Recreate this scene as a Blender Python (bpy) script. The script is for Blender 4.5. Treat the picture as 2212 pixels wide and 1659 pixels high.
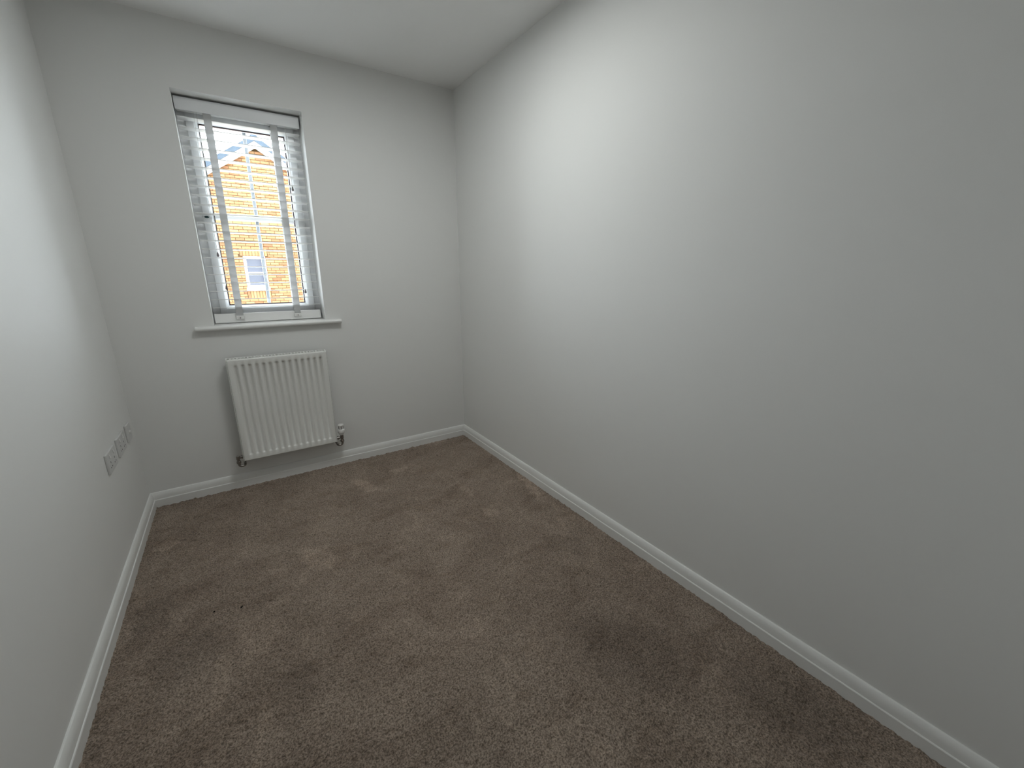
import bpy, bmesh, math, random
import numpy as np
from mathutils import Vector, Matrix

random.seed(7)
rng = np.random.default_rng(7)
scene = bpy.context.scene
for o in list(bpy.data.objects):
    bpy.data.objects.remove(o)
COL = scene.collection

# ------------------------------------------------------------------ camera
cam_data = bpy.data.cameras.new('camera')
cam_data.sensor_fit = 'HORIZONTAL'
cam_data.sensor_width = 36.0
cam_data.lens = 36.0 * 894.8787 / 2212.0
cam_data.clip_start = 0.02
cam_data.clip_end = 300
cam = bpy.data.objects.new('camera', cam_data)
cam.location = (0.5326, -2.7997, 1.2573)
cam.rotation_euler = (1.3057, 0.0009, -0.5856)
COL.objects.link(cam)
scene.camera = cam

# ------------------------------------------------------------------ sky, sun, exposure
world = bpy.data.worlds.new('sky')
scene.world = world
world.use_nodes = True
wn = world.node_tree.nodes['Background']
wn.inputs['Color'].default_value = (0.85, 0.93, 1.0, 1)
wn.inputs['Strength'].default_value = 18.0

sun_data = bpy.data.lights.new('sun', 'SUN')
sun_data.energy = 1.0
sun_data.color = (1.0, 0.93, 0.80)
sun_data.angle = math.radians(1.0)
sun = bpy.data.objects.new('sun', sun_data)
sun.rotation_euler = Vector((-0.62, 0.35, -0.70)).to_track_quat('-Z', 'Y').to_euler()
sun.location = (0, -5, 12)
COL.objects.link(sun)

# daylight enters through the window: a portal tells the sampler where the sky is
pd = bpy.data.lights.new('window_portal', 'AREA')
pd.shape = 'RECTANGLE'
pd.size = 0.62
pd.size_y = 1.2
pd.cycles.is_portal = True
po = bpy.data.objects.new('window_portal', pd)
po.location = (0.7145, 0.30, 1.54)
po.rotation_euler = Vector((0, -1, 0)).to_track_quat('-Z', 'Y').to_euler()
COL.objects.link(po)

scene.view_settings.view_transform = 'Standard'
scene.view_settings.look = 'None'
scene.view_settings.gamma = 1.0
scene.view_settings.use_curve_mapping = False
scene.view_settings.exposure = 0.0

# ------------------------------------------------------------------ sizes (metres)
W, H, REAR = 1.9325, 2.40, -3.15
WX0, WX1, WZ0, WZ1 = 0.4288, 0.9990, 0.9700, 2.1080      # window opening
WALL_T = 0.30
HB, TB = 0.0823, 0.018                                    # skirting

# ------------------------------------------------------------------ helpers
def new_mat(name, color, rough=0.6, spec=0.5, metal=0.0):
    m = bpy.data.materials.new(name)
    m.use_nodes = True
    b = m.node_tree.nodes['Principled BSDF']
    b.inputs['Base Color'].default_value = (*color, 1)
    b.inputs['Roughness'].default_value = rough
    b.inputs['Specular IOR Level'].default_value = spec
    b.inputs['Metallic'].default_value = metal
    return m

def add_bump(m, scale, strength, dist=0.002, detail=4, colvar=0.0):
    nt = m.node_tree
    b = nt.nodes['Principled BSDF']
    tc = nt.nodes.new('ShaderNodeTexCoord')
    n = nt.nodes.new('ShaderNodeTexNoise')
    n.inputs['Scale'].default_value = scale
    n.inputs['Detail'].default_value = detail
    nt.links.new(tc.outputs['Object'], n.inputs['Vector'])
    bp = nt.nodes.new('ShaderNodeBump')
    bp.inputs['Strength'].default_value = strength
    bp.inputs['Distance'].default_value = dist
    nt.links.new(n.outputs['Fac'], bp.inputs['Height'])
    nt.links.new(bp.outputs['Normal'], b.inputs['Normal'])
    if colvar:
        base = b.inputs['Base Color'].default_value[:3]
        mx = nt.nodes.new('ShaderNodeMix')
        mx.data_type = 'RGBA'
        mx.inputs['A'].default_value = (*[c * (1 - colvar) for c in base], 1)
        mx.inputs['B'].default_value = (*[min(1, c * (1 + colvar)) for c in base], 1)
        nt.links.new(n.outputs['Fac'], mx.inputs['Factor'])
        nt.links.new(mx.outputs['Result'], b.inputs['Base Color'])
    return m

def ppos(parent):
    v = Vector((0, 0, 0))
    while parent is not None:
        v += parent.location
        parent = parent.parent
    return v

def obj(name, verts, faces, mat, parent=None, smooth=False, origin=None):
    """one mesh object; verts in world coordinates"""
    base = ppos(parent)
    org = Vector(origin) if origin is not None else base
    me = bpy.data.meshes.new(name)
    me.from_pydata([tuple(Vector(v) - org) for v in verts], [], faces)
    me.update()
    bm = bmesh.new(); bm.from_mesh(me)
    bmesh.ops.recalc_face_normals(bm, faces=bm.faces)
    bm.to_mesh(me); bm.free()
    if mat: me.materials.append(mat)
    if smooth:
        for p in me.polygons: p.use_smooth = True
    o = bpy.data.objects.new(name, me)
    o.location = org - base
    o.parent = parent
    COL.objects.link(o)
    return o

def empty(name, loc):
    o = bpy.data.objects.new(name, None)
    o.empty_display_size = 0.05
    o.location = loc
    COL.objects.link(o)
    return o

def tag(o, label=None, cat=None, group=None, kind=None):
    if label: o['label'] = label
    if cat: o['category'] = cat
    if group: o['group'] = group
    if kind: o['kind'] = kind
    return o

class MB:
    """collects shapes for one mesh"""
    def __init__(self): self.v = []; self.f = []
    def add(self, v, f):
        n = len(self.v); self.v += [tuple(a) for a in v]; self.f += [tuple(i + n for i in q) for q in f]
        return self
    def box(self, x0, x1, y0, y1, z0, z1, bev=0.0, seg=1):
        if bev <= 0:
            v = [(x, y, z) for x in (x0, x1) for y in (y0, y1) for z in (z0, z1)]
            f = [(0, 1, 3, 2), (4, 6, 7, 5), (0, 4, 5, 1), (2, 3, 7, 6), (0, 2, 6, 4), (1, 5, 7, 3)]
            return self.add(v, f)
        bm = bmesh.new()
        bmesh.ops.create_cube(bm, size=1)
        for q in bm.verts:
            q.co = Vector(((x0 + x1) / 2 + q.co.x * (x1 - x0), (y0 + y1) / 2 + q.co.y * (y1 - y0), (z0 + z1) / 2 + q.co.z * (z1 - z0)))
        bmesh.ops.bevel(bm, geom=list(bm.edges), offset=bev, segments=seg, profile=0.5, affect='EDGES')
        bm.verts.index_update()
        self.add([q.co[:] for q in bm.verts], [[q.index for q in f.verts] for f in bm.faces])
        bm.free()
        return self
    def lathe(self, origin, axis, prof, n=20, cap=True):
        """prof: [(distance along axis, radius)]"""
        a = Vector(axis).normalized()
        t = Vector((0, 0, 1)) if abs(a.z) < .9 else Vector((1, 0, 0))
        u = a.cross(t).normalized(); w = a.cross(u)
        o = Vector(origin); v = []; f = []
        for d, r in prof:
            for k in range(n):
                an = 2 * math.pi * k / n
                v.append(o + a * d + (u * math.cos(an) + w * math.sin(an)) * r)
        for i in range(len(prof) - 1):
            for k in range(n):
                f.append((i * n + k, i * n + (k + 1) % n, (i + 1) * n + (k + 1) % n, (i + 1) * n + k))
        if cap:
            f.append(tuple(range(n))); f.append(tuple((len(prof) - 1) * n + k for k in range(n)))
        return self.add(v, f)
    def tube(self, pts, r, n=10):
        pts = [Vector(p) for p in pts]; v = []; f = []
        for i, p in enumerate(pts):
            d = (pts[min(i + 1, len(pts) - 1)] - pts[max(i - 1, 0)]).normalized()
            t = Vector((0, 0, 1)) if abs(d.z) < .9 else Vector((0, 1, 0))
            u = d.cross(t).normalized(); w = d.cross(u)
            for k in range(n):
                an = 2 * math.pi * k / n
                v.append(p + (u * math.cos(an) + w * math.sin(an)) * r)
        for i in range(len(pts) - 1):
            for k in range(n):
                f.append((i * n + k, i * n + (k + 1) % n, (i + 1) * n + (k + 1) % n, (i + 1) * n + k))
        f.append(tuple(range(n))); f.append(tuple((len(pts) - 1) * n + k for k in range(n)))
        return self.add(v, f)
    def ring(self, x0, x1, z0, z1, prof):
        """closed profile [(inset, y)] swept round a rectangle with mitred corners"""
        n = len(prof); v = []; f = []
        for (cx, sx, cz, sz) in ((x0, 1, z0, 1), (x1, -1, z0, 1), (x1, -1, z1, -1), (x0, 1, z1, -1)):
            for i, y in prof: v.append((cx + sx * i, y, cz + sz * i))
        for c in range(4):
            d = (c + 1) % 4
            for k in range(n):
                l = (k + 1) % n
                f.append((c * n + k, d * n + k, d * n + l, c * n + l))
        return self.add(v, f)
    def prism(self, poly, y0, y1):
        n = len(poly)
        v = [(x, y0, z) for x, z in poly] + [(x, y1, z) for x, z in poly]
        f = [tuple(range(n)), tuple(range(n, 2 * n))] + [(k, (k + 1) % n, n + (k + 1) % n, n + k) for k in range(n)]
        return self.add(v, f)
    def build(self, name, mat, parent=None, smooth=False, origin=None):
        return obj(name, self.v, self.f, mat, parent, smooth, origin)

def smooth_by_angle(o, deg=35):
    me = o.data
    bm = bmesh.new(); bm.from_mesh(me)
    for e in bm.edges:
        if len(e.link_faces) == 2: e.smooth = e.calc_face_angle(0) < math.radians(deg)
    for f in bm.faces: f.smooth = True
    bm.to_mesh(me); bm.free()
    return o

# ------------------------------------------------------------------ materials
M = {}
M['paint'] = add_bump(new_mat('wall_paint', (0.82, 0.82, 0.803), 0.62, 0.35), 260, 0.10, 0.0006)
M['ceiling'] = add_bump(new_mat('ceiling_paint', (0.92, 0.92, 0.91), 0.8, 0.2), 240, 0.08, 0.0006)
M['gloss'] = add_bump(new_mat('white_satin_woodwork', (0.84, 0.84, 0.82), 0.32, 0.5), 60, 0.04, 0.0006)
M['upvc'] = new_mat('white_window_plastic', (0.92, 0.93, 0.94), 0.25, 0.5)
M['slat'] = add_bump(new_mat('white_painted_slat', (0.91, 0.905, 0.89), 0.38, 0.5), 45, 0.03, 0.0004)
M['valance'] = new_mat('white_painted_valance', (0.82, 0.83, 0.84), 0.4, 0.45)
M['tape'] = add_bump(new_mat('woven_ladder_tape', (0.72, 0.72, 0.715), 0.9, 0.1), 900, 0.4, 0.0005)
def tape_translucent(m):
    nt = m.node_tree; b = nt.nodes['Principled BSDF']; out = nt.nodes['Material Output']
    t = nt.nodes.new('ShaderNodeBsdfTranslucent'); t.inputs['Color'].default_value = (0.74, 0.74, 0.74, 1)
    mx = nt.nodes.new('ShaderNodeMixShader'); mx.inputs['Fac'].default_value = 0.45
    nt.links.new(b.outputs['BSDF'], mx.inputs[1]); nt.links.new(t.outputs['BSDF'], mx.inputs[2])
    nt.links.new(mx.outputs['Shader'], out.inputs['Surface'])
tape_translucent(M['tape'])
M['cord'] = new_mat('pale_blind_cord', (0.70, 0.69, 0.66), 0.8, 0.2)
M['tassel'] = new_mat('grey_brown_tassel', (0.20, 0.17, 0.17), 0.5, 0.4)
M['gasket'] = new_mat('dark_glazing_gasket', (0.05, 0.04, 0.045), 0.7, 0.2)
M['gbar'] = new_mat('grey_glazing_bar', (0.42, 0.44, 0.48), 0.45, 0.4)
M['lock'] = new_mat('dark_lock_button', (0.03, 0.08, 0.09), 0.35, 0.5)
M['rad'] = add_bump(new_mat('white_radiator_enamel', (0.84, 0.84, 0.81), 0.30, 0.5), 150, 0.03, 0.0004)
M['fin'] = new_mat('grey_convector_steel', (0.35, 0.35, 0.35), 0.5, 0.4)
M['chrome'] = new_mat('tarnished_chrome', (0.30, 0.28, 0.26), 0.28, 0.5, 0.95)
M['plastic'] = new_mat('white_moulded_plastic', (0.82, 0.81, 0.79), 0.28, 0.5)
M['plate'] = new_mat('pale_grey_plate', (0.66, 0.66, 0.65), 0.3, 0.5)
M['dark'] = new_mat('black_slot', (0.012, 0.012, 0.012), 0.7, 0.2)
M['mortar'] = add_bump(new_mat('brown_mortar', (0.085, 0.052, 0.026), 0.95, 0.1), 60, 0.5, 0.004, colvar=0.2)
M['barge'] = new_mat('white_bargeboard', (0.80, 0.80, 0.80), 0.4, 0.4)
M['slate'] = add_bump(new_mat('blue_grey_roof_tile', (0.048, 0.066, 0.088), 0.7, 0.3), 12, 0.4, 0.01, colvar=0.3)
M['hpane'] = new_mat('dark_house_glazing', (0.05, 0.055, 0.08), 0.06, 0.6)
M['ground'] = add_bump(new_mat('pale_paving', (0.30, 0.30, 0.27), 0.95, 0.1), 3, 0.5, 0.02, colvar=0.25)
M['lint'] = new_mat('dark_lint', (0.012, 0.010, 0.010), 0.95, 0.1)

def brick_mat(name, per_island):
    m = new_mat(name, (0.5, 0.25, 0.1), 0.9, 0.15)
    nt = m.node_tree; b = nt.nodes['Principled BSDF']
    if per_island:
        src = nt.nodes.new('ShaderNodeNewGeometry').outputs['Random Per Island']
    else:
        src = nt.nodes.new('ShaderNodeObjectInfo').outputs['Random']
    cr = nt.nodes.new('ShaderNodeValToRGB')
    e = cr.color_ramp.elements
    e[0].position = 0.0; e[0].color = (0.25, 0.112, 0.058, 1)
    e[1].position = 1.0; e[1].color = (0.35, 0.215, 0.115, 1)
    for p, c in ((0.18, (0.29, 0.146, 0.072, 1)), (0.45, (0.315, 0.175, 0.086, 1)), (0.75, (0.33, 0.192, 0.098, 1))):
        k = e.new(p); k.color = c
    nt.links.new(src, cr.inputs['Fac'])
    tc = nt.nodes.new('ShaderNodeTexCoord')
    n = nt.nodes.new('ShaderNodeTexNoise'); n.inputs['Scale'].default_value = 40; n.inputs['Detail'].default_value = 5
    nt.links.new(tc.outputs['Object'], n.inputs['Vector'])
    mx = nt.nodes.new('ShaderNodeMix'); mx.data_type = 'RGBA'; mx.blend_type = 'MULTIPLY'
    mx.inputs['Factor'].default_value = 0.25
    nt.links.new(cr.outputs['Color'], mx.inputs['A'])
    nt.links.new(n.outputs['Color'], mx.inputs['B'])
    nt.links.new(mx.outputs['Result'], b.inputs['Base Color'])
    bp = nt.nodes.new('ShaderNodeBump'); bp.inputs['Strength'].default_value = 0.4; bp.inputs['Distance'].default_value = 0.004
    nt.links.new(n.outputs['Fac'], bp.inputs['Height'])
    nt.links.new(bp.outputs['Normal'], b.inputs['Normal'])
    return m
M['brick'] = brick_mat('orange_brick', False)
M['brick_far'] = brick_mat('orange_brick_joined', True)

def glass_mat():
    m = bpy.data.materials.new('clear_window_glass')
    m.use_nodes = True
    nt = m.node_tree
    for n in list(nt.nodes): nt.nodes.remove(n)
    out = nt.nodes.new('ShaderNodeOutputMaterial')
    mix = nt.nodes.new('ShaderNodeMixShader')
    tr = nt.nodes.new('ShaderNodeBsdfTransparent'); tr.inputs['Color'].default_value = (0.975, 0.985, 0.985, 1)
    gl = nt.nodes.new('ShaderNodeBsdfGlossy'); gl.inputs['Roughness'].default_value = 0.02
    fr = nt.nodes.new('ShaderNodeFresnel'); fr.inputs['IOR'].default_value = 1.25
    nt.links.new(fr.outputs['Fac'], mix.inputs['Fac'])
    nt.links.new(tr.outputs['BSDF'], mix.inputs[1]); nt.links.new(gl.outputs['BSDF'], mix.inputs[2])
    nt.links.new(mix.outputs['Shader'], out.inputs['Surface'])
    return m
M['glass'] = glass_mat()

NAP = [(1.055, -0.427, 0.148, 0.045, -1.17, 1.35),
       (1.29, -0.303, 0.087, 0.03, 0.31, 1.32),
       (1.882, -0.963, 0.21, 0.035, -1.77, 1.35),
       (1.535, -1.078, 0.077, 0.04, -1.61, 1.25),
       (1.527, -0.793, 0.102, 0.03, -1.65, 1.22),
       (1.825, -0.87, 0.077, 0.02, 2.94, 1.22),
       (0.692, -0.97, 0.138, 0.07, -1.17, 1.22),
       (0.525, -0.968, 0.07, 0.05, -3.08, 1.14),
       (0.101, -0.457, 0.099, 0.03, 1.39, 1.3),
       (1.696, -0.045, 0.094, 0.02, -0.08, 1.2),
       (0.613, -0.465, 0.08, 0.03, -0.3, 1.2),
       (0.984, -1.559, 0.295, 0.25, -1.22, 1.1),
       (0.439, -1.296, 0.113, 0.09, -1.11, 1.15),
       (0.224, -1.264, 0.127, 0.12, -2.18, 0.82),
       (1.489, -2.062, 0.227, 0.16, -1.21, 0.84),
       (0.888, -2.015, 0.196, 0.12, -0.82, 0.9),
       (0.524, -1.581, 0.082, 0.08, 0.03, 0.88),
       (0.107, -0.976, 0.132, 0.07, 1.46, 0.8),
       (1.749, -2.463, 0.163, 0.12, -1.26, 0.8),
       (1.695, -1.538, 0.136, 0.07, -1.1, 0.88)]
def carpet_mat():
    m = new_mat('brown_twist_pile', (0.2, 0.16, 0.13), 1.0, 0.05)
    nt = m.node_tree; b = nt.nodes['Principled BSDF']
    b.inputs['Sheen Weight'].default_value = 0.12
    b.inputs['Sheen Roughness'].default_value = 0.5
    tc = nt.nodes.new('ShaderNodeTexCoord')
    def noise(scale, detail, rough=0.55, dist=0.0, sx=1, sy=1, rot=0):
        mp = nt.nodes.new('ShaderNodeMapping')
        mp.inputs['Scale'].default_value = (sx, sy, 1); mp.inputs['Rotation'].default_value = (0, 0, rot)
        nt.links.new(tc.outputs['Object'], mp.inputs['Vector'])
        n = nt.nodes.new('ShaderNodeTexNoise')
        n.inputs['Scale'].default_value = scale; n.inputs['Detail'].default_value = detail
        n.inputs['Roughness'].default_value = rough; n.inputs['Distortion'].default_value = dist
        nt.links.new(mp.outputs['Vector'], n.inputs['Vector'])
        return n.outputs['Fac']
    def ramp(src, p0, p1, c0, c1):
        r = nt.nodes.new('ShaderNodeValToRGB')
        r.color_ramp.elements[0].position = p0; r.color_ramp.elements[0].color = (*c0, 1)
        r.color_ramp.elements[1].position = p1; r.color_ramp.elements[1].color = (*c1, 1)
        nt.links.new(src, r.inputs['Fac'])
        return r.outputs['Color']
    def mul(a, bb, fac=1.0):
        x = nt.nodes.new('ShaderNodeMix'); x.data_type = 'RGBA'; x.blend_type = 'MULTIPLY'
        x.inputs['Factor'].default_value = fac
        nt.links.new(a, x.inputs['A']); nt.links.new(bb, x.inputs['B'])
        return x.outputs['Result']
    base = ramp(noise(3.2, 5, 0.6, 0.8), 0.35, 0.68, (0.305, 0.237, 0.188), (0.405, 0.324, 0.262))
    # brushed patches where the nap lies the other way
    patch = ramp(noise(6.5, 4, 0.6, 1.6, 1.0, 0.55, 0.5), 0.56, 0.68, (1, 1, 1), (1.16, 1.16, 1.15))
    dark = ramp(noise(4.1, 4, 0.65, 1.2, 0.7, 1.2, -0.4), 0.34, 0.50, (0.82, 0.80, 0.78), (1, 1, 1))
    tuft = ramp(noise(200, 3, 0.65), 0.36, 0.64, (0.42, 0.41, 0.40), (1.38, 1.38, 1.38))
    # smears where the nap was brushed the other way: (x, y, half length, half width, angle, gain)
    warp = nt.nodes.new('ShaderNodeTexNoise'); warp.inputs['Scale'].default_value = 16; warp.inputs['Detail'].default_value = 4
    nt.links.new(tc.outputs['Object'], warp.inputs['Vector'])
    sub = nt.nodes.new('ShaderNodeVectorMath'); sub.operation = 'SUBTRACT'; sub.inputs[1].default_value = (0.5, 0.5, 0.5)
    nt.links.new(warp.outputs['Color'], sub.inputs[0])
    scl = nt.nodes.new('ShaderNodeVectorMath'); scl.operation = 'SCALE'; scl.inputs['Scale'].default_value = 0.16
    nt.links.new(sub.outputs['Vector'], scl.inputs[0])
    wp = nt.nodes.new('ShaderNodeVectorMath'); wp.operation = 'ADD'
    nt.links.new(tc.outputs['Object'], wp.inputs[0]); nt.links.new(scl.outputs['Vector'], wp.inputs[1])
    gain = None
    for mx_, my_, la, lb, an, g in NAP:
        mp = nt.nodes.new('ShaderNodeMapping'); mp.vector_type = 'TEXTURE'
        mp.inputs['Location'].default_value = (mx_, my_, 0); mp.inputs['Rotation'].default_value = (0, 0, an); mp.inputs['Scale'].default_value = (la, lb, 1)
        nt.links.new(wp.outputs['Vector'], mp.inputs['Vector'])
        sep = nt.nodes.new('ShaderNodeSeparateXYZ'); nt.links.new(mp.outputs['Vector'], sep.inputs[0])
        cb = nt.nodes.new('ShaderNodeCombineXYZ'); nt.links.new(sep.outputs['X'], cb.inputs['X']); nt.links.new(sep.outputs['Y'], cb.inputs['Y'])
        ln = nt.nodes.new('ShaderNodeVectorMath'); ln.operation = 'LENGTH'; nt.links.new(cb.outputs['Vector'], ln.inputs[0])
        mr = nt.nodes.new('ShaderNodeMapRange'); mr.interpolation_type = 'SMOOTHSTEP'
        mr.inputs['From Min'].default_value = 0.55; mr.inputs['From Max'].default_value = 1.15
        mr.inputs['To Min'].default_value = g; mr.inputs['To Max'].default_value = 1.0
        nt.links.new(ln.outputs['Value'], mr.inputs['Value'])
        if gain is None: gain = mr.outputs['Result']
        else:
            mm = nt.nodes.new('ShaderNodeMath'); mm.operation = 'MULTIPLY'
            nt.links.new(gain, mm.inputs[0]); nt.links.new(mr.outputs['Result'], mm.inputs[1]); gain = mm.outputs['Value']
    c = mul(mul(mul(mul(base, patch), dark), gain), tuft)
    nt.links.new(c, b.inputs['Base Color'])
    bp = nt.nodes.new('ShaderNodeBump'); bp.inputs['Strength'].default_value = 0.8; bp.inputs['Distance'].default_value = 0.004
    nt.links.new(noise(420, 3, 0.7), bp.inputs['Height'])
    nt.links.new(bp.outputs['Normal'], b.inputs['Normal'])
    return m
M['carpet'] = carpet_mat()

# ------------------------------------------------------------------ room shell
def structure(o, label=None):
    o['kind'] = 'structure'
    if label: o['label'] = label
    return o

# carpeted floor: real, uneven pile surface
nx, ny = 520, 850
xs = np.linspace(-0.005, W + 0.005, nx); ys = np.linspace(REAR, 0.005, ny)
def blur(a, k):
    for _ in range(k):
        a = (a + np.roll(a, 1, 0) + np.roll(a, -1, 0)) / 3
        a = (a + np.roll(a, 1, 1) + np.roll(a, -1, 1)) / 3
    return a
def unit(a): return (a - a.mean()) / a.std()
n0 = unit(rng.standard_normal((ny, nx))); n1 = unit(blur(rng.standard_normal((ny, nx)), 1)); n2 = unit(blur(rng.standard_normal((ny, nx)), 5)); n3 = unit(blur(rng.standard_normal((ny, nx)), 30))
hgt = 0.0005 * n0 + 0.0017 * n1 + 0.0006 * n2 + 0.0003 * n3 - 0.001
gx, gy = np.meshgrid(xs, ys)
verts = np.stack([gx, gy, hgt], -1).reshape(-1, 3).astype(np.float32)
ii = (np.arange(ny - 1)[:, None] * nx + np.arange(nx - 1)[None, :]).ravel()
quads = np.stack([ii, ii + 1, ii + nx + 1, ii + nx], -1).astype(np.int32)
me = bpy.data.meshes.new('floor')
me.vertices.add(len(verts)); me.vertices.foreach_set('co', verts.ravel())
me.loops.add(quads.size); me.loops.foreach_set('vertex_index', quads.ravel())
me.polygons.add(len(quads)); me.polygons.foreach_set('loop_start', np.arange(0, quads.size, 4, dtype=np.int32))
me.polygons.foreach_set('use_smooth', np.ones(len(quads), dtype=bool))
me.update(calc_edges=True); me.validate()
me.materials.append(M['carpet'])
floor = bpy.data.objects.new('floor', me); COL.objects.link(floor)
structure(floor, 'brown twist-pile carpet covering the floor')

LEND, LX1 = -4.30, 1.30                                   # unseen landing, added behind the doorway to soak up bounced light
DX0, DX1, DZ = 0.08, 0.92, 2.06                           # open doorway added in the unseen rear wall
structure(MB().box(-0.15, W + 0.15, LEND - 0.2, WALL_T, H, H + 0.2).build('ceiling', M['ceiling']))
structure(MB().box(-0.15, 0, LEND - 0.2, WALL_T, -0.3, H).build('wall_left', M['paint']))
structure(MB().box(W, W + 0.15, REAR - 0.12, WALL_T, -0.3, H).build('wall_right', M['paint']))
wf = MB()
wf.box(0, DX0, REAR - 0.12, REAR, -0.3, H); wf.box(DX1, W, REAR - 0.12, REAR, -0.3, H); wf.box(DX0, DX1, REAR - 0.12, REAR, DZ, H)
structure(wf.build('wall_front', M['paint']))
structure(MB().box(0, LX1, LEND, REAR, -0.3, -0.004).build('floor_added_landing', M['carpet']))
structure(MB().box(LX1, LX1 + 0.12, LEND - 0.2, REAR - 0.12, -0.3, H).build('wall_added_landing_side', M['paint']))
structure(MB().box(0, LX1, LEND - 0.2, LEND, -0.3, H).build('wall_added_landing_end', M['paint']))
# white casing round the added doorway
dc = MB()
for y0, y1 in ((REAR, REAR + 0.016), (REAR - 0.136, REAR - 0.12)):
    dc.box(DX0 - 0.06, DX0, y0, y1, 0, DZ + 0.06); dc.box(DX1, DX1 + 0.06, y0, y1, 0, DZ + 0.06); dc.box(DX0, DX1, y0, y1, DZ, DZ + 0.06)
structure(dc.build('trim_2', M['gloss']), 'white casing round the added open doorway behind the camera')
wb = MB()
wb.box(0, WX0, 0, WALL_T, -0.3, H); wb.box(WX1, W, 0, WALL_T, -0.3, H)
wb.box(WX0, WX1, 0, WALL_T, -0.3, WZ0 - 0.024); wb.box(WX0, WX1, 0, WALL_T, WZ1, H)
structure(wb.build('wall_back', M['paint']))

# skirting with a stepped, rounded top; mitred in the corners
PROF = [(0.0, -0.004), (TB, -0.004), (TB, 0.040), (TB - 0.0015, 0.0425), (TB - 0.0035, 0.0435), (TB - 0.0045, 0.060), (TB - 0.0065, 0.068),
        (TB - 0.0075, 0.0705), (TB - 0.0095, 0.0765), (TB - 0.0125, 0.0806), (TB - 0.0155, HB), (0.0, HB)]
def skirting(name, side):
    n = len(PROF); v = []
    for end in (0, 1):
        for t, z in PROF:
            if side == 'back': v.append(((t, W - t)[end], -t, z))
            elif side == 'front': v.append(((t, W - t)[end], REAR + t, z))
            elif side == 'left': v.append((t, (-t, REAR + t)[end], z))
            else: v.append((W - t, (-t, REAR + t)[end], z))
    f = [(k, (k + 1) % n, n + (k + 1) % n, n + k) for k in range(n)] + [tuple(range(n)), tuple(range(n, 2 * n))]
    return structure(smooth_by_angle(obj(name, v, f, M['gloss']), 22))
for s in ('back', 'left', 'right'):
    skirting('baseboard_' + s, s)

# ------------------------------------------------------------------ window
win = structure(empty('window_1', (0.7145, 0.19, WZ0)), 'white plastic window with one vertical glazing bar')
FY = 0.155
MB().ring(WX0 + 0.0005, WX1 - 0.0005, WZ0, WZ1 - 0.0005, [(0, FY), (0.036, FY), (0.042, FY + 0.006), (0.042, FY + 0.075), (0, FY + 0.075)]).build('outer_frame', M['upvc'], win)
SX0, SX1, SZ0, SZ1 = WX0 + 0.036, WX1 - 0.030, WZ0 + 0.044, WZ1 - 0.046
GX0, GX1, GZ0, GZ1 = 0.5185, 0.9150, 1.0720, 2.0060
GZM = 1.5560
sash = MB().add([], [])
def ring4(mb, ox0, ox1, oz0, oz1, ix0, ix1, iz0, iz1, prof):
    """profile given as (0..1 from outer to inner, y)"""
    n = len(prof); v = []; f = []
    for ox, ix, oz, iz in ((ox0, ix0, oz0, iz0), (ox1, ix1, oz0, iz0), (ox1, ix1, oz1, iz1), (ox0, ix0, oz1, iz1)):
        for t, y in prof: v.append((ox + (ix - ox) * t, y, oz + (iz - oz) * t))
    for c in range(4):
        d = (c + 1) % 4
        for k in range(n):
            f.append((c * n + k, d * n + k, d * n + (k + 1) % n, c * n + (k + 1) % n))
    return mb.add(v, f)
ring4(MB(), SX0, SX1, SZ0, SZ1, GX0 - 0.003, GX1 + 0.003, GZ0 - 0.003, GZ1 + 0.003,
      [(0, FY - 0.010), (0.08, FY - 0.013), (0.66, FY - 0.013), (0.78, FY - 0.008), (1, FY + 0.012), (1, FY + 0.06), (0, FY + 0.06)]).build('sash', M['upvc'], win)
MB().ring(GX0 - 0.004, GX1 + 0.004, GZ0 - 0.004, GZ1 + 0.004, [(0, FY + 0.010), (0.0055, FY + 0.013), (0.0055, FY + 0.0185), (0, FY + 0.0185)]).build('gasket', M['gasket'], win)
# stout horizontal bar and slim vertical bars
mb = MB(); n = 6
pr = [(-0.017, FY + 0.012), (-0.011, FY + 0.001), (0.011, FY + 0.001), (0.017, FY + 0.012), (0.017, FY + 0.045), (-0.017, FY + 0.045)]
mb.add([(x, y, GZM + z) for x in (GX0 + 0.001, GX1 - 0.001) for z, y in pr], [(k, (k + 1) % n, n + (k + 1) % n, n + k) for k in range(n)] + [tuple(range(n)), tuple(range(n, 2 * n))])
mb.build('horizontal_bar', M['upvc'], win)
for z0, z1 in ((GZ0 + 0.001, GZM - 0.0172), (GZM + 0.0172, GZ1 - 0.001)):
    MB().box(0.7115, 0.7295, FY + 0.028, FY + 0.036, z0, z1, 0.002).build('vertical_bar', M['gbar'], win)
    MB().box(GX0 + 0.001, GX1 - 0.001, FY + 0.020, FY + 0.024, z0, z1).build('pane', M['glass'], win)
hd = MB().lathe((0.4830, FY - 0.013, 1.545), (0, -1, 0), [(0, 0.011), (0.004, 0.011), (0.007, 0.009), (0.008, 0.006)], 24)
hd.v = [(0.4830 + (x - 0.4830) * 2.1, y, z) for x, y, z in hd.v]
ho = smooth_by_angle(hd.build('window_handle', M['upvc'], win))
kb = MB().lathe((0.4825, FY - 0.0205, 1.545), (0, -1, 0), [(0, 0.0055), (0.003, 0.0055), (0.0045, 0.003)], 20)
kb.v = [(0.4825 + (x - 0.4825) * 2.0, y, z) for x, y, z in kb.v]
tag(smooth_by_angle(kb.build('lock_button', M['lock'], ho)), 'dark oval lock button')

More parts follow.
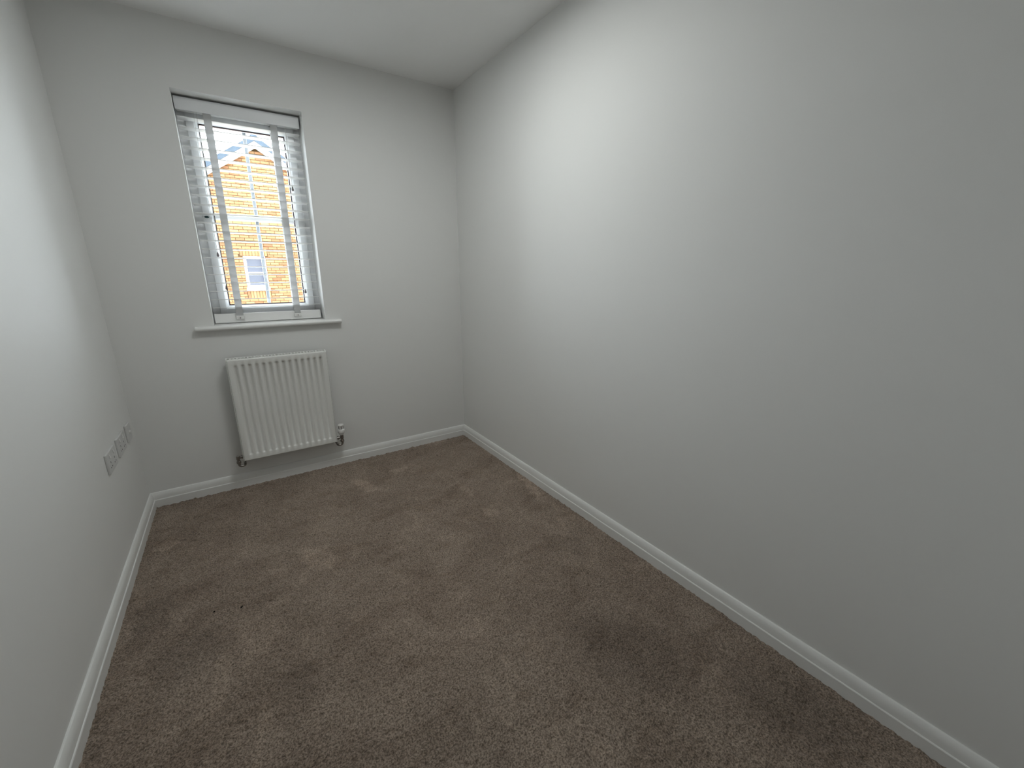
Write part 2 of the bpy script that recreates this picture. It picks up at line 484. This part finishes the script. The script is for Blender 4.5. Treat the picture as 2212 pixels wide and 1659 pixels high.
# sill board with a rounded nose
sm = MB()
nose = []
for k in range(9):
    a = math.pi / 2 + math.pi * k / 8
    nose.append((-0.024 + 0.012 * math.cos(a), WZ0 - 0.012 + 0.012 * math.sin(a)))
def sillpart(x0, x1, prof):
    n = len(prof)
    sm.add([(x, y, z) for x in (x0, x1) for y, z in prof], [(k, (k + 1) % n, n + (k + 1) % n, n + k) for k in range(n)] + [tuple(range(n)), tuple(range(n, 2 * n))])
sillpart(0.3445, 1.0855, [(-0.0, WZ0)] + nose + [(-0.0, WZ0 - 0.024)])
sillpart(WX0, WX1, [(0.0, WZ0), (FY, WZ0), (FY, WZ0 - 0.024), (0.0, WZ0 - 0.024)])
structure(smooth_by_angle(sm.build('trim_1', M['gloss']), 30), 'white window sill board with rounded nose')

# ------------------------------------------------------------------ venetian blind
BX0, BX1 = 0.4345, 0.9905
blind = tag(empty('venetian_blind', (0.7125, 0.110, WZ0)), 'white wooden slatted blind with fabric tapes, lowered and open in the window', 'blind')
MB().box(BX0 - 0.002, BX1 + 0.002, 0.075, 0.087, 2.0395, 2.0985, 0.0025, 2).build('valance', M['valance'], blind)
MB().box(BX0 + 0.001, BX1 - 0.001, 0.089, 0.136, 2.046, 2.097, 0.003).build('headrail', M['slat'], blind)
SY0, SY1 = 0.0850, 0.1350
bm_ = MB().box(BX0, BX1, SY0, SY1, -0.0015, 0.0015, 0.0012, 1)
drop = 0.0030
cy = (SY0 + SY1) / 2
bm_.v = [(x, y, z - (y - cy) * drop / 0.05) for x, y, z in bm_.v]
slat_me = None
slat_z = [1.0598 + 0.0453 * k for k in range(22)]
bl = ppos(blind)
for k, z in enumerate(slat_z):
    if slat_me is None:
        s = obj('slat', bm_.v, bm_.f, M['slat'], None, origin=((BX0 + BX1) / 2, cy, 0))
        slat_me = s.data
    else:
        s = bpy.data.objects.new('slat', slat_me); COL.objects.link(s)
    s.parent = blind
    s.location = Vector(((BX0 + BX1) / 2 + random.uniform(-.0006, .0006), cy, z + random.uniform(-.0006, .0006))) - bl
    s.rotation_euler = (random.uniform(-.012, .012), random.uniform(-.0012, .0012), 0)
br = MB().box(BX0, BX1, -0.009, 0.009, 0, 0.052, 0.003, 2)
a = math.radians(-9)
br.v = [(x, 0.098 + y * math.cos(a) - z * math.sin(a), 0.9735 + z * math.cos(a) + y * math.sin(a)) for x, y, z in br.v]
br.build('bottom_rail', M['slat'], blind)
for xc in (0.5590, 0.8600):
    for yc in (SY0 - 0.0016, SY1 + 0.0022):
        N = 64; v = []; f = []
        for i in range(N + 1):
            z = 0.995 + (2.050 - 0.995) * i / N
            wob = 0.0008 * math.sin((z - 1.0598) / 0.0453 * 2 * math.pi)
            # tape follows the bottom rail at its lower end
            xx = xc + 0.004 * (z - 1.5)
            for dx, dy in ((-.017, -.0005), (.017, -.0005), (.017, .0005), (-.017, .0005)):
                v.append((xx + dx, yc + dy + wob * (-1 if yc < cy else 1) * 0.5, z))
        for i in range(N):
            for q in range(4):
                f.append((i * 4 + q, i * 4 + (q + 1) % 4, i * 4 + 4 + (q + 1) % 4, i * 4 + 4 + q))
        f += [(0, 1, 2, 3), tuple(N * 4 + q for q in range(4))]
        obj('tape', v, f, M['tape'], blind)
    xx = xc - 0.002
    cl = MB().box(xx - .021, xx + .021, 0.0785, 0.0833, 0.992, 1.012, 0.002).build('tape_clip', M['plastic'], blind)
    MB().lathe((xx, 0.0787, 1.000), (0, -1, 0), [(0, 0.0032), (0.0015, 0.003)], 12).build('clip_pin', M['tassel'], cl)
# pull cords, each ending in a small tassel
for x, z in ((0.5030, 1.349), (0.5160, 1.172), (0.9175, 1.721), (0.9155, 1.141)):
    MB().tube([(x + 0.002, 0.0800, 2.045), (x + 0.001, 0.0795, (z + 2.04) / 2), (x, 0.0795, z + 0.010)], 0.0007, 6).build('cord', M['cord'], blind)
    smooth_by_angle(MB().lathe((x, 0.0785, z + 0.012), (0, 0, -1), [(0, 0.0018), (0.003, 0.0030), (0.008, 0.0042), (0.016, 0.0062), (0.021, 0.0058), (0.024, 0.003)], 14).build('tassel', M['tassel'], blind))

# ------------------------------------------------------------------ radiator
RX0, RX1, RZ0, RZ1, RY = 0.4525, 0.9680, 0.190, 0.790, -0.100
rad = tag(empty('radiator', ((RX0 + RX1) / 2, -0.055, RZ0)), 'white fluted panel radiator mounted on the wall under the window', 'radiator')
# front panel pressed with 14 vertical flutes
PX0, PX1, PZ0, PZ1 = RX0 + 0.009, RX1 - 0.009, RZ0 + 0.008, RZ1 - 0.006
pitch = 0.0333; x_first = (PX0 + PX1) / 2 - 6.5 * pitch
xsn = [PX0]
for k in range(14):
    c = x_first + k * pitch
    xsn += [c - 0.0135, c - 0.0105, c - 0.0075, c - 0.004, c, c + 0.004, c + 0.0075, c + 0.0105, c + 0.0135]
xsn.append(PX1)
def flute(x):
    k = round((x - x_first) / pitch)
    if k < 0 or k > 13: return 0
    d = abs(x - x_first - k * pitch)
    if d >= 0.0135: return 0
    return 0.5 + 0.5 * math.cos(math.pi * d / 0.0135)
zt, zb = PZ1 - 0.030, PZ0 + 0.032
zsn = [PZ0, zb - 0.006, zb - 0.004, zb + 0.001, zb + 0.004, zb + 0.2, zt - 0.2, zt - 0.004, zt - 0.001, zt + 0.004, zt + 0.006, PZ1]
env = [0, 0, 0.15, 0.75, 1, 1, 1, 1, 0.75, 0.15, 0, 0]
v = []; f = []
for z, e in zip(zsn, env):
    for x in xsn: v.append((x, RY + 0.0115 * flute(x) * e, z))
nxn = len(xsn)
for j in range(len(zsn) - 1):
    for i in range(nxn - 1): f.append((j * nxn + i, j * nxn + i + 1, (j + 1) * nxn + i + 1, (j + 1) * nxn + i))
base = len(v)
nb = len(v)
v += [(x, y + 0.014, z) for x, y, z in v]
f += [tuple(nb + q for q in reversed(t)) for t in f]
rim = [i for i in range(nxn)] + [j * nxn + nxn - 1 for j in range(1, len(zsn))] + [(len(zsn) - 1) * nxn + i for i in range(nxn - 2, -1, -1)] + [j * nxn for j in range(len(zsn) - 2, 0, -1)]
for k in range(len(rim)):
    p, q = rim[k], rim[(k + 1) % len(rim)]
    f.append((p, q, nb + q, nb + p))
smooth_by_angle(obj('front_panel', v, f, M['rad'], rad), 50)
# welded rim round the panel, side covers, top grille, fins behind
MB().ring(PX0 - 0.005, PX1 + 0.005, PZ0 - 0.005, PZ1 + 0.004, [(0, RY + 0.004), (0.002, RY + 0.001), (0.0045, RY + 0.001), (0.0048, RY + 0.012), (0, RY + 0.012)]).build('seam', M['rad'], rad)
for x0, x1 in ((RX0, RX0 + 0.0030), (RX1 - 0.0030, RX1)):
    MB().box(x0, x1, RY + 0.004, -0.036, RZ0, RZ1 + 0.001, 0.0012).build('side_panel', M['rad'], rad)
gm = MB()
gm.box(RX0, RX1, RY + 0.012, RY + 0.018, RZ1 - 0.003, RZ1 + 0.0015, 0.0008)
gm.box(RX0, RX1, -0.043, -0.036, RZ1 - 0.006, RZ1 + 0.0025, 0.0008)
ns = 30
for k in range(ns + 1):
    x = RX0 + 0.004 + (RX1 - RX0 - 0.008) * k / ns
    gm.box(x - 0.0035, x + 0.0035, RY + 0.018, -0.043, RZ1 - 0.003, RZ1)
gm.build('top_grille', M['rad'], rad)
fm = MB()
for k in range(21):
    x = RX0 + 0.02 + (RX1 - RX0 - 0.04) * k / 20
    fm.box(x - 0.0006, x + 0.0006, RY + 0.017, -0.046, RZ0 + 0.03, RZ1 - 0.02)
fm.box(RX0 + 0.02, RX1 - 0.02, -0.0475, -0.046, RZ0 + 0.03, RZ1 - 0.02)
fm.build('convector_fins', M['fin'], rad)
for x in (RX0 + 0.10, RX1 - 0.10):
    MB().box(x - 0.015, x + 0.015, -0.0465, 0.0, RZ0 + 0.05, RZ1 - 0.05).build('wall_bracket', M['fin'], rad)
VY = -0.082
# lockshield end: tail, body, elbow turning under the radiator, pipe into the wall
lv = MB()
xv = 0.4275
lv.lathe((RX0 + 0.010, VY, 0.2170), (-1, 0, 0), [(0, 0.0085), (0.010, 0.0085), (0.011, 0.011), (0.019, 0.011), (0.020, 0.008), (0.026, 0.008)], 16)
lv.lathe((xv, VY, 0.2280), (0, 0, -1), [(0, 0.007), (0.003, 0.0105), (0.022, 0.0105), (0.024, 0.0085), (0.034, 0.0085), (0.035, 0.0115), (0.047, 0.0115), (0.049, 0.008)], 16)
lsv = smooth_by_angle(lv.build('lockshield_valve', M['chrome'], rad))
def bend(x, s, z0):
    pts = [(x, VY, z0), (x, VY, z0 - 0.010)]
    for k in range(1, 7):
        a = math.pi / 2 * k / 6
        pts.append((x + s * 0.012 * (1 - math.cos(a)), VY, z0 - 0.010 - 0.012 * math.sin(a)))
    pts.append((x + s * 0.016, VY, z0 - 0.022))
    for k in range(1, 7):
        a = math.pi / 2 * k / 6
        pts.append((x + s * (0.016 + 0.012 * math.sin(a)), VY + 0.012 * (1 - math.cos(a)), z0 - 0.022))
    pts.append((x + s * 0.028, -0.001, z0 - 0.022))
    return pts
smooth_by_angle(MB().tube(bend(xv, 1, 0.184), 0.0072, 12).build('pipe', M['chrome'], rad))
# thermostatic end
xr = 1.0000
tv = MB()
tv.lathe((RX1 - 0.010, VY, 0.2130), (1, 0, 0), [(0, 0.0085), (0.012, 0.0085), (0.013, 0.0115), (0.021, 0.0115), (0.022, 0.008), (0.030, 0.008)], 16)
tv.lathe((xr, VY, 0.2330), (0, 0, -1), [(0, 0.010), (0.004, 0.0105), (0.026, 0.0105), (0.028, 0.0085), (0.036, 0.0085), (0.037, 0.0115), (0.049, 0.0115), (0.051, 0.008)], 16)
trv = smooth_by_angle(tv.build('thermostatic_valve', M['chrome'], rad))
smooth_by_angle(MB().tube(bend(xr, -1, 0.186), 0.0072, 12).build('pipe', M['chrome'], rad))
hm = MB().lathe((xr, VY, 0.2330), (0, 0, 1), [(0, 0.0140), (0.007, 0.0145), (0.0075, 0.0115), (0.0105, 0.0115), (0.011, 0.0190), (0.014, 0.0210), (0.034, 0.0210), (0.037, 0.0190), (0.038, 0.0145), (0.060, 0.0145), (0.061, 0.0180), (0.066, 0.0180), (0.070, 0.0150), (0.072, 0.009)], 24)
hm = smooth_by_angle(hm.build('valve_head', M['plastic'], trv))
dirv = Vector((0.5326 - xr, -2.7997 - VY, 0)).normalized()
for ang in (0.1, 1.25, 2.4, -1.05, -2.2):
    d = Matrix.Rotation(ang, 3, 'Z') @ dirv
    s = Vector((-d.y, d.x, 0))
    c = Vector((xr, VY, 0)) + d * 0.0141
    mbx = MB()
    mbx.add([c + s * a + d * b + Vector((0, 0, z)) for a in (-.0016, .0016) for b in (-.001, .0012) for z in (0.2725, 0.2925)],
            [(0, 1, 3, 2), (4, 6, 7, 5), (0, 4, 5, 1), (2, 3, 7, 6), (0, 2, 6, 4), (1, 5, 7, 3)])
    mbx.build('grip_slot', M['dark'], trv)

# ------------------------------------------------------------------ sockets on the left wall
def wall_plate(name, y0, y1, label, cat, double):
    z0, z1 = 0.4435, 0.5295
    r = tag(empty(name, (0, (y0 + y1) / 2, z0)), label, cat)
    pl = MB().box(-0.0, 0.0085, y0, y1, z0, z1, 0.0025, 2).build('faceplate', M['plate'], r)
    if double:
        for c in (y0 + 0.040, y1 - 0.040):
            sw = MB().add([(x, c + dy, z0 + z) for x, z in ((0.0080, 0.058), (0.0125, 0.060), (0.0095, 0.078), (0.0080, 0.078)) for dy in (-.0055, .0055)],
                          [(0, 2, 4, 6), (1, 3, 5, 7), (0, 1, 3, 2), (2, 3, 5, 4), (4, 5, 7, 6), (6, 7, 1, 0)])
            sw.build('rocker_switch', M['plastic'], r)
            MB().box(0.0078, 0.0088, c - 0.002, c + 0.002, z0 + 0.038, z0 + 0.046).build('pin_hole', M['dark'], r)
            for dy in (-0.011, 0.011):
                MB().box(0.0078, 0.0088, c + dy - 0.0032, c + dy + 0.0032, z0 + 0.020, z0 + 0.024).build('pin_hole', M['dark'], r)
    else:
        c = (y0 + y1) / 2
        smooth_by_angle(MB().lathe((0.008, c, (z0 + z1) / 2), (1, 0, 0), [(0, 0.0075), (0.006, 0.0072), (0.007, 0.0055), (0.0072, 0.0025)], 18).build('aerial_outlet', M['plastic'], r))
    for y in ((y0 + y1) / 2 - (0.060 if double else 0.030), (y0 + y1) / 2 + (0.060 if double else 0.030)):
        MB().lathe((0.0080, y, (z0 + z1) / 2), (1, 0, 0), [(0, 0.003), (0.0012, 0.0028)], 10).build('screw', M['plastic'], r)
    return r
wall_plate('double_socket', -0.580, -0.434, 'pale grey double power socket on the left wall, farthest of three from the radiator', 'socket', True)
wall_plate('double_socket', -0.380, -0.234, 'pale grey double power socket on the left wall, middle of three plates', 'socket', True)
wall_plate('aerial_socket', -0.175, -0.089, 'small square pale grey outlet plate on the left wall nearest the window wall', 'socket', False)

# ------------------------------------------------------------------ fill light added on the ceiling out of view, to brighten the room
fill_lamp = tag(empty('added_fill_light', (1.10, -1.20, H)), 'round white fill light added on the ceiling out of view', 'fill light')
em = new_mat('lit_diffuser', (0.9, 0.9, 0.88), 0.5, 0.3)
em.node_tree.nodes['Principled BSDF'].inputs['Emission Color'].default_value = (0.965, 1.0, 0.985, 1)
em.node_tree.nodes['Principled BSDF'].inputs['Emission Strength'].default_value = 17.8
smooth_by_angle(MB().lathe((1.10, -1.20, H), (0, 0, -1), [(0, 0.255), (0.026, 0.255), (0.030, 0.251), (0.030, 0.242), (0.024, 0.241), (0.024, 0.02)], 40, cap=False).build('housing', M['plastic'], fill_lamp))
MB().lathe((1.10, -1.20, H), (0, 0, -1), [(0.0265, 0.240), (0.0285, 0.238)], 40).build('diffuser', em, fill_lamp)

# ------------------------------------------------------------------ specks of lint on the carpet
def lint(x, y, L, ang, label):
    v = []; f = []
    for i, (t, r) in enumerate(((-1, .2), (-.5, .8), (0, 1.0), (.6, .7), (1, .15))):
        for k in range(6):
            a = 2 * math.pi * k / 6
            px = t * L; py = math.cos(a) * r * L * 0.38 + 0.15 * L * math.sin(t * 3); pz = 0.004 + math.sin(a) * r * 0.003
            v.append((x + px * math.cos(ang) - py * math.sin(ang), y + px * math.sin(ang) + py * math.cos(ang), pz))
    for i in range(4):
        for k in range(6): f.append((i * 6 + k, i * 6 + (k + 1) % 6, i * 6 + 6 + (k + 1) % 6, i * 6 + 6 + k))
    f += [tuple(range(6)), tuple(24 + k for k in range(6))]
    return tag(obj('lint_speck', v, f, M['lint'], None, origin=(x, y, 0)), label, 'lint', 'dark specks on the carpet')
lint(0.3898, -1.1175, 0.0065, 0.7, 'larger dark speck on the left of the carpet, away from the skirting')
lint(0.3022, -1.0865, 0.0042, 0.3, 'small dark speck on the carpet closest to the left skirting')
lint(1.4463, -0.9716, 0.005, 1.0, 'dark speck on the carpet towards the right wall')
lint(1.0118, -0.9694, 0.0035, 0.2, 'faint dark speck near the middle of the carpet')

# ------------------------------------------------------------------ outside: ground and the brick gable opposite
GZ = -2.75
structure(MB().box(-60, 64, -60, 70, GZ - 0.2, GZ).build('ground', M['ground']), 'pale paved ground outside')
# unseen block above and beside the room, added to keep sky off the gable
ob = MB()
ob.box(-13, 15, -4.5, WALL_T, H + 0.2, 7.5)
ob.box(-13, -0.15, -4.5, WALL_T, GZ, H + 0.2)
ob.box(W + 0.15, 15, -4.5, WALL_T, GZ, H + 0.2)
ob.box(-0.15, W + 0.15, -4.5, WALL_T, GZ, -0.3)
structure(ob.build('wall_shade_block', M['mortar']), 'unseen building block around the room, added to shade the gable opposite')
house = tag(empty('neighbouring_house', (1.68, 12.0, GZ)), 'orange brick house gable with white bargeboards seen through the window', 'house')
AX, AZ, SL, HW = 1.68, 4.60, 0.672, 3.4
def rake(x): return AZ - SL * abs(x - AX)
HX0, HX1, HZ0, HZ1 = 0.965, 1.532, 0.716, 1.700
xl, xr_ = AX - HW, AX + HW
core = MB()
core.prism([(xl, GZ), (HX0, GZ), (HX0, rake(HX0)), (xl, rake(xl))], 12.0, 12.3)
core.prism([(HX0, GZ), (HX1, GZ), (HX1, HZ0), (HX0, HZ0)], 12.0, 12.3)
core.prism([(HX0, HZ1), (HX1, HZ1), (HX1, rake(HX1)), (HX0, rake(HX0))], 12.0, 12.3)
core.prism([(HX1, GZ), (xr_, GZ), (xr_, rake(xr_)), (AX, AZ), (HX1, rake(HX1))], 12.0, 12.3)
core.build('mortar_wall', M['mortar'], house)
C = Vector(cam.location)
def seen(x, z):
    t = (0.18 - C.y) / (12.0 - C.y)
    px = C.x + (x - C.x) * t; pz = C.z + (z - C.z) * t
    return GX0 < px < GX1 and GZ0 < pz < GZ1
cells = []
row = 0
z = GZ + 0.005
SOLD = (0.900, 1.597, 1.702, 1.917)
SILB = (0.945, 1.552, 0.490, 0.708)
def cut(x0, x1, zz0, zz1):
    """pieces of a brick left outside the window, lintel and sill rectangles"""
    segs = [(x0, x1)]
    for a0, a1, b0, b1 in ((HX0, HX1, HZ0, HZ1), SOLD, SILB):
        if zz1 <= b0 + 0.012 or zz0 >= b1 - 0.012: continue
        out = []
        for s0, s1 in segs:
            if s1 <= a0 or s0 >= a1: out.append((s0, s1)); continue
            if s0 < a0 - 0.03: out.append((s0, a0 - 0.010))
            if s1 > a1 + 0.03: out.append((a1 + 0.010, s1))
        segs = out
    return segs
while z < AZ:
    x = xl + (0 if row % 2 == 0 else -0.1125)
    while x < xr_:
        x0, x1 = max(x, xl), min(x + 0.2125, xr_)
        for s0, s1 in cut(x0, x1, z, z + 0.0625):
            if s1 - s0 > 0.03 and z + 0.065 < max(rake(s0), rake(s1)) + 0.02:
                cells.append((s0, s1, z, z + 0.0625))
        x += 0.225
    z += 0.075; row += 1
for a0, a1, b0, b1 in (SOLD, SILB):
    n = round((a1 - a0) / 0.075)
    w = (a1 - a0) / n
    for k in range(n): cells.append((a0 + k * w + 0.005, a0 + (k + 1) * w - 0.005, b0 + 0.004, b1 - 0.004))
cells.sort(key=lambda c: (0 if seen((c[0] + c[1]) / 2, (c[2] + c[3]) / 2) else 1, (Vector(((c[0] + c[1]) / 2, 12.0, (c[2] + c[3]) / 2)) - C).length))
cache = {}
hb = ppos(house)
rest = MB()
for i, (x0, x1, z0, z1) in enumerate(cells):
    w, h = x1 - x0, z1 - z0
    dy = random.uniform(-0.0015, 0.0015)
    if i < 300:
        key = (round(w, 3), round(h, 3))
        if key not in cache:
            b = MB().box(-w / 2, w / 2, -0.010, 0.004, -h / 2, h / 2)
            o = obj('brick', b.v, b.f, M['brick']); cache[key] = o.data
        else:
            o = bpy.data.objects.new('brick', cache[key]); COL.objects.link(o)
        o.parent = house
        o.location = Vector(((x0 + x1) / 2, 12.0 + dy, (z0 + z1) / 2)) - hb
    else:
        rest.box(x0, x1, 11.990 + dy, 12.004, z0, z1)
tag(rest.build('brick_remainder', M['brick_far'], house), kind='stuff')
# bargeboards, verge and roof slopes
for s in (-1, 1):
    def P(d, off): return (AX + s * d, AZ - SL * d + off)
    HWR = HW + 0.35
    MB().prism([P(0, -0.005), P(HWR, -0.005), P(HWR, 0.165), P(0, 0.165)], 11.885, 11.915).build('bargeboard', M['barge'], house)
    MB().prism([P(0, 0.0), P(HWR, 0.0), P(HWR, 0.05), P(0, 0.05)], 11.915, 12.0).build('soffit', M['barge'], house)
    MB().prism([P(0, 0.170), P(HWR + .05, 0.170), P(HWR + .05, 0.320), P(0, 0.320)], 11.86, 19.0).build('roof_slope', M['slate'], house)
MB().prism([(AX - 0.11, AZ + 0.25), (AX + 0.11, AZ + 0.25), (AX + 0.05, AZ + 0.36), (AX - 0.05, AZ + 0.36)], 11.85, 19.0).build('ridge', M['slate'], house)
# side and rear walls give the house its depth
MB().prism([(xl, GZ), (xl + 0.3, GZ), (xl + 0.3, rake(xl)), (xl, rake(xl))], 12.3, 18.9).build('side_wall', M['mortar'], house)
MB().prism([(xr_ - 0.3, GZ), (xr_, GZ), (xr_, rake(xr_)), (xr_ - 0.3, rake(xr_))], 12.3, 18.9).build('side_wall', M['mortar'], house)
# its window
hw = MB().ring(HX0, HX1, HZ0 + 0.085, HZ1, [(0, 12.03), (0.068, 12.03), (0.076, 12.045), (0.076, 12.10), (0, 12.10)]).build('window', M['upvc'], house)
MB().box(HX0 - 0.02, HX1 + 0.02, 11.955, 12.10, HZ0, HZ0 + 0.085, 0.008).build('sill', M['upvc'], hw)
MB().box(HX0 + 0.07, HX1 - 0.07, 12.035, 12.095, 1.215, 1.250).build('meeting_rail', M['upvc'], hw)
MB().box(HX0 + 0.07, HX1 - 0.07, 12.060, 12.068, HZ0 + 0.15, 1.215).build('pane', M['hpane'], hw)
MB().box(HX0 + 0.07, HX1 - 0.07, 12.060, 12.068, 1.250, HZ1 - 0.07).build('pane', M['hpane'], hw)
MB().box(HX0, HX1, 12.28, 12.30, HZ0, HZ1).build('dark_room_backing', M['fin'], house)
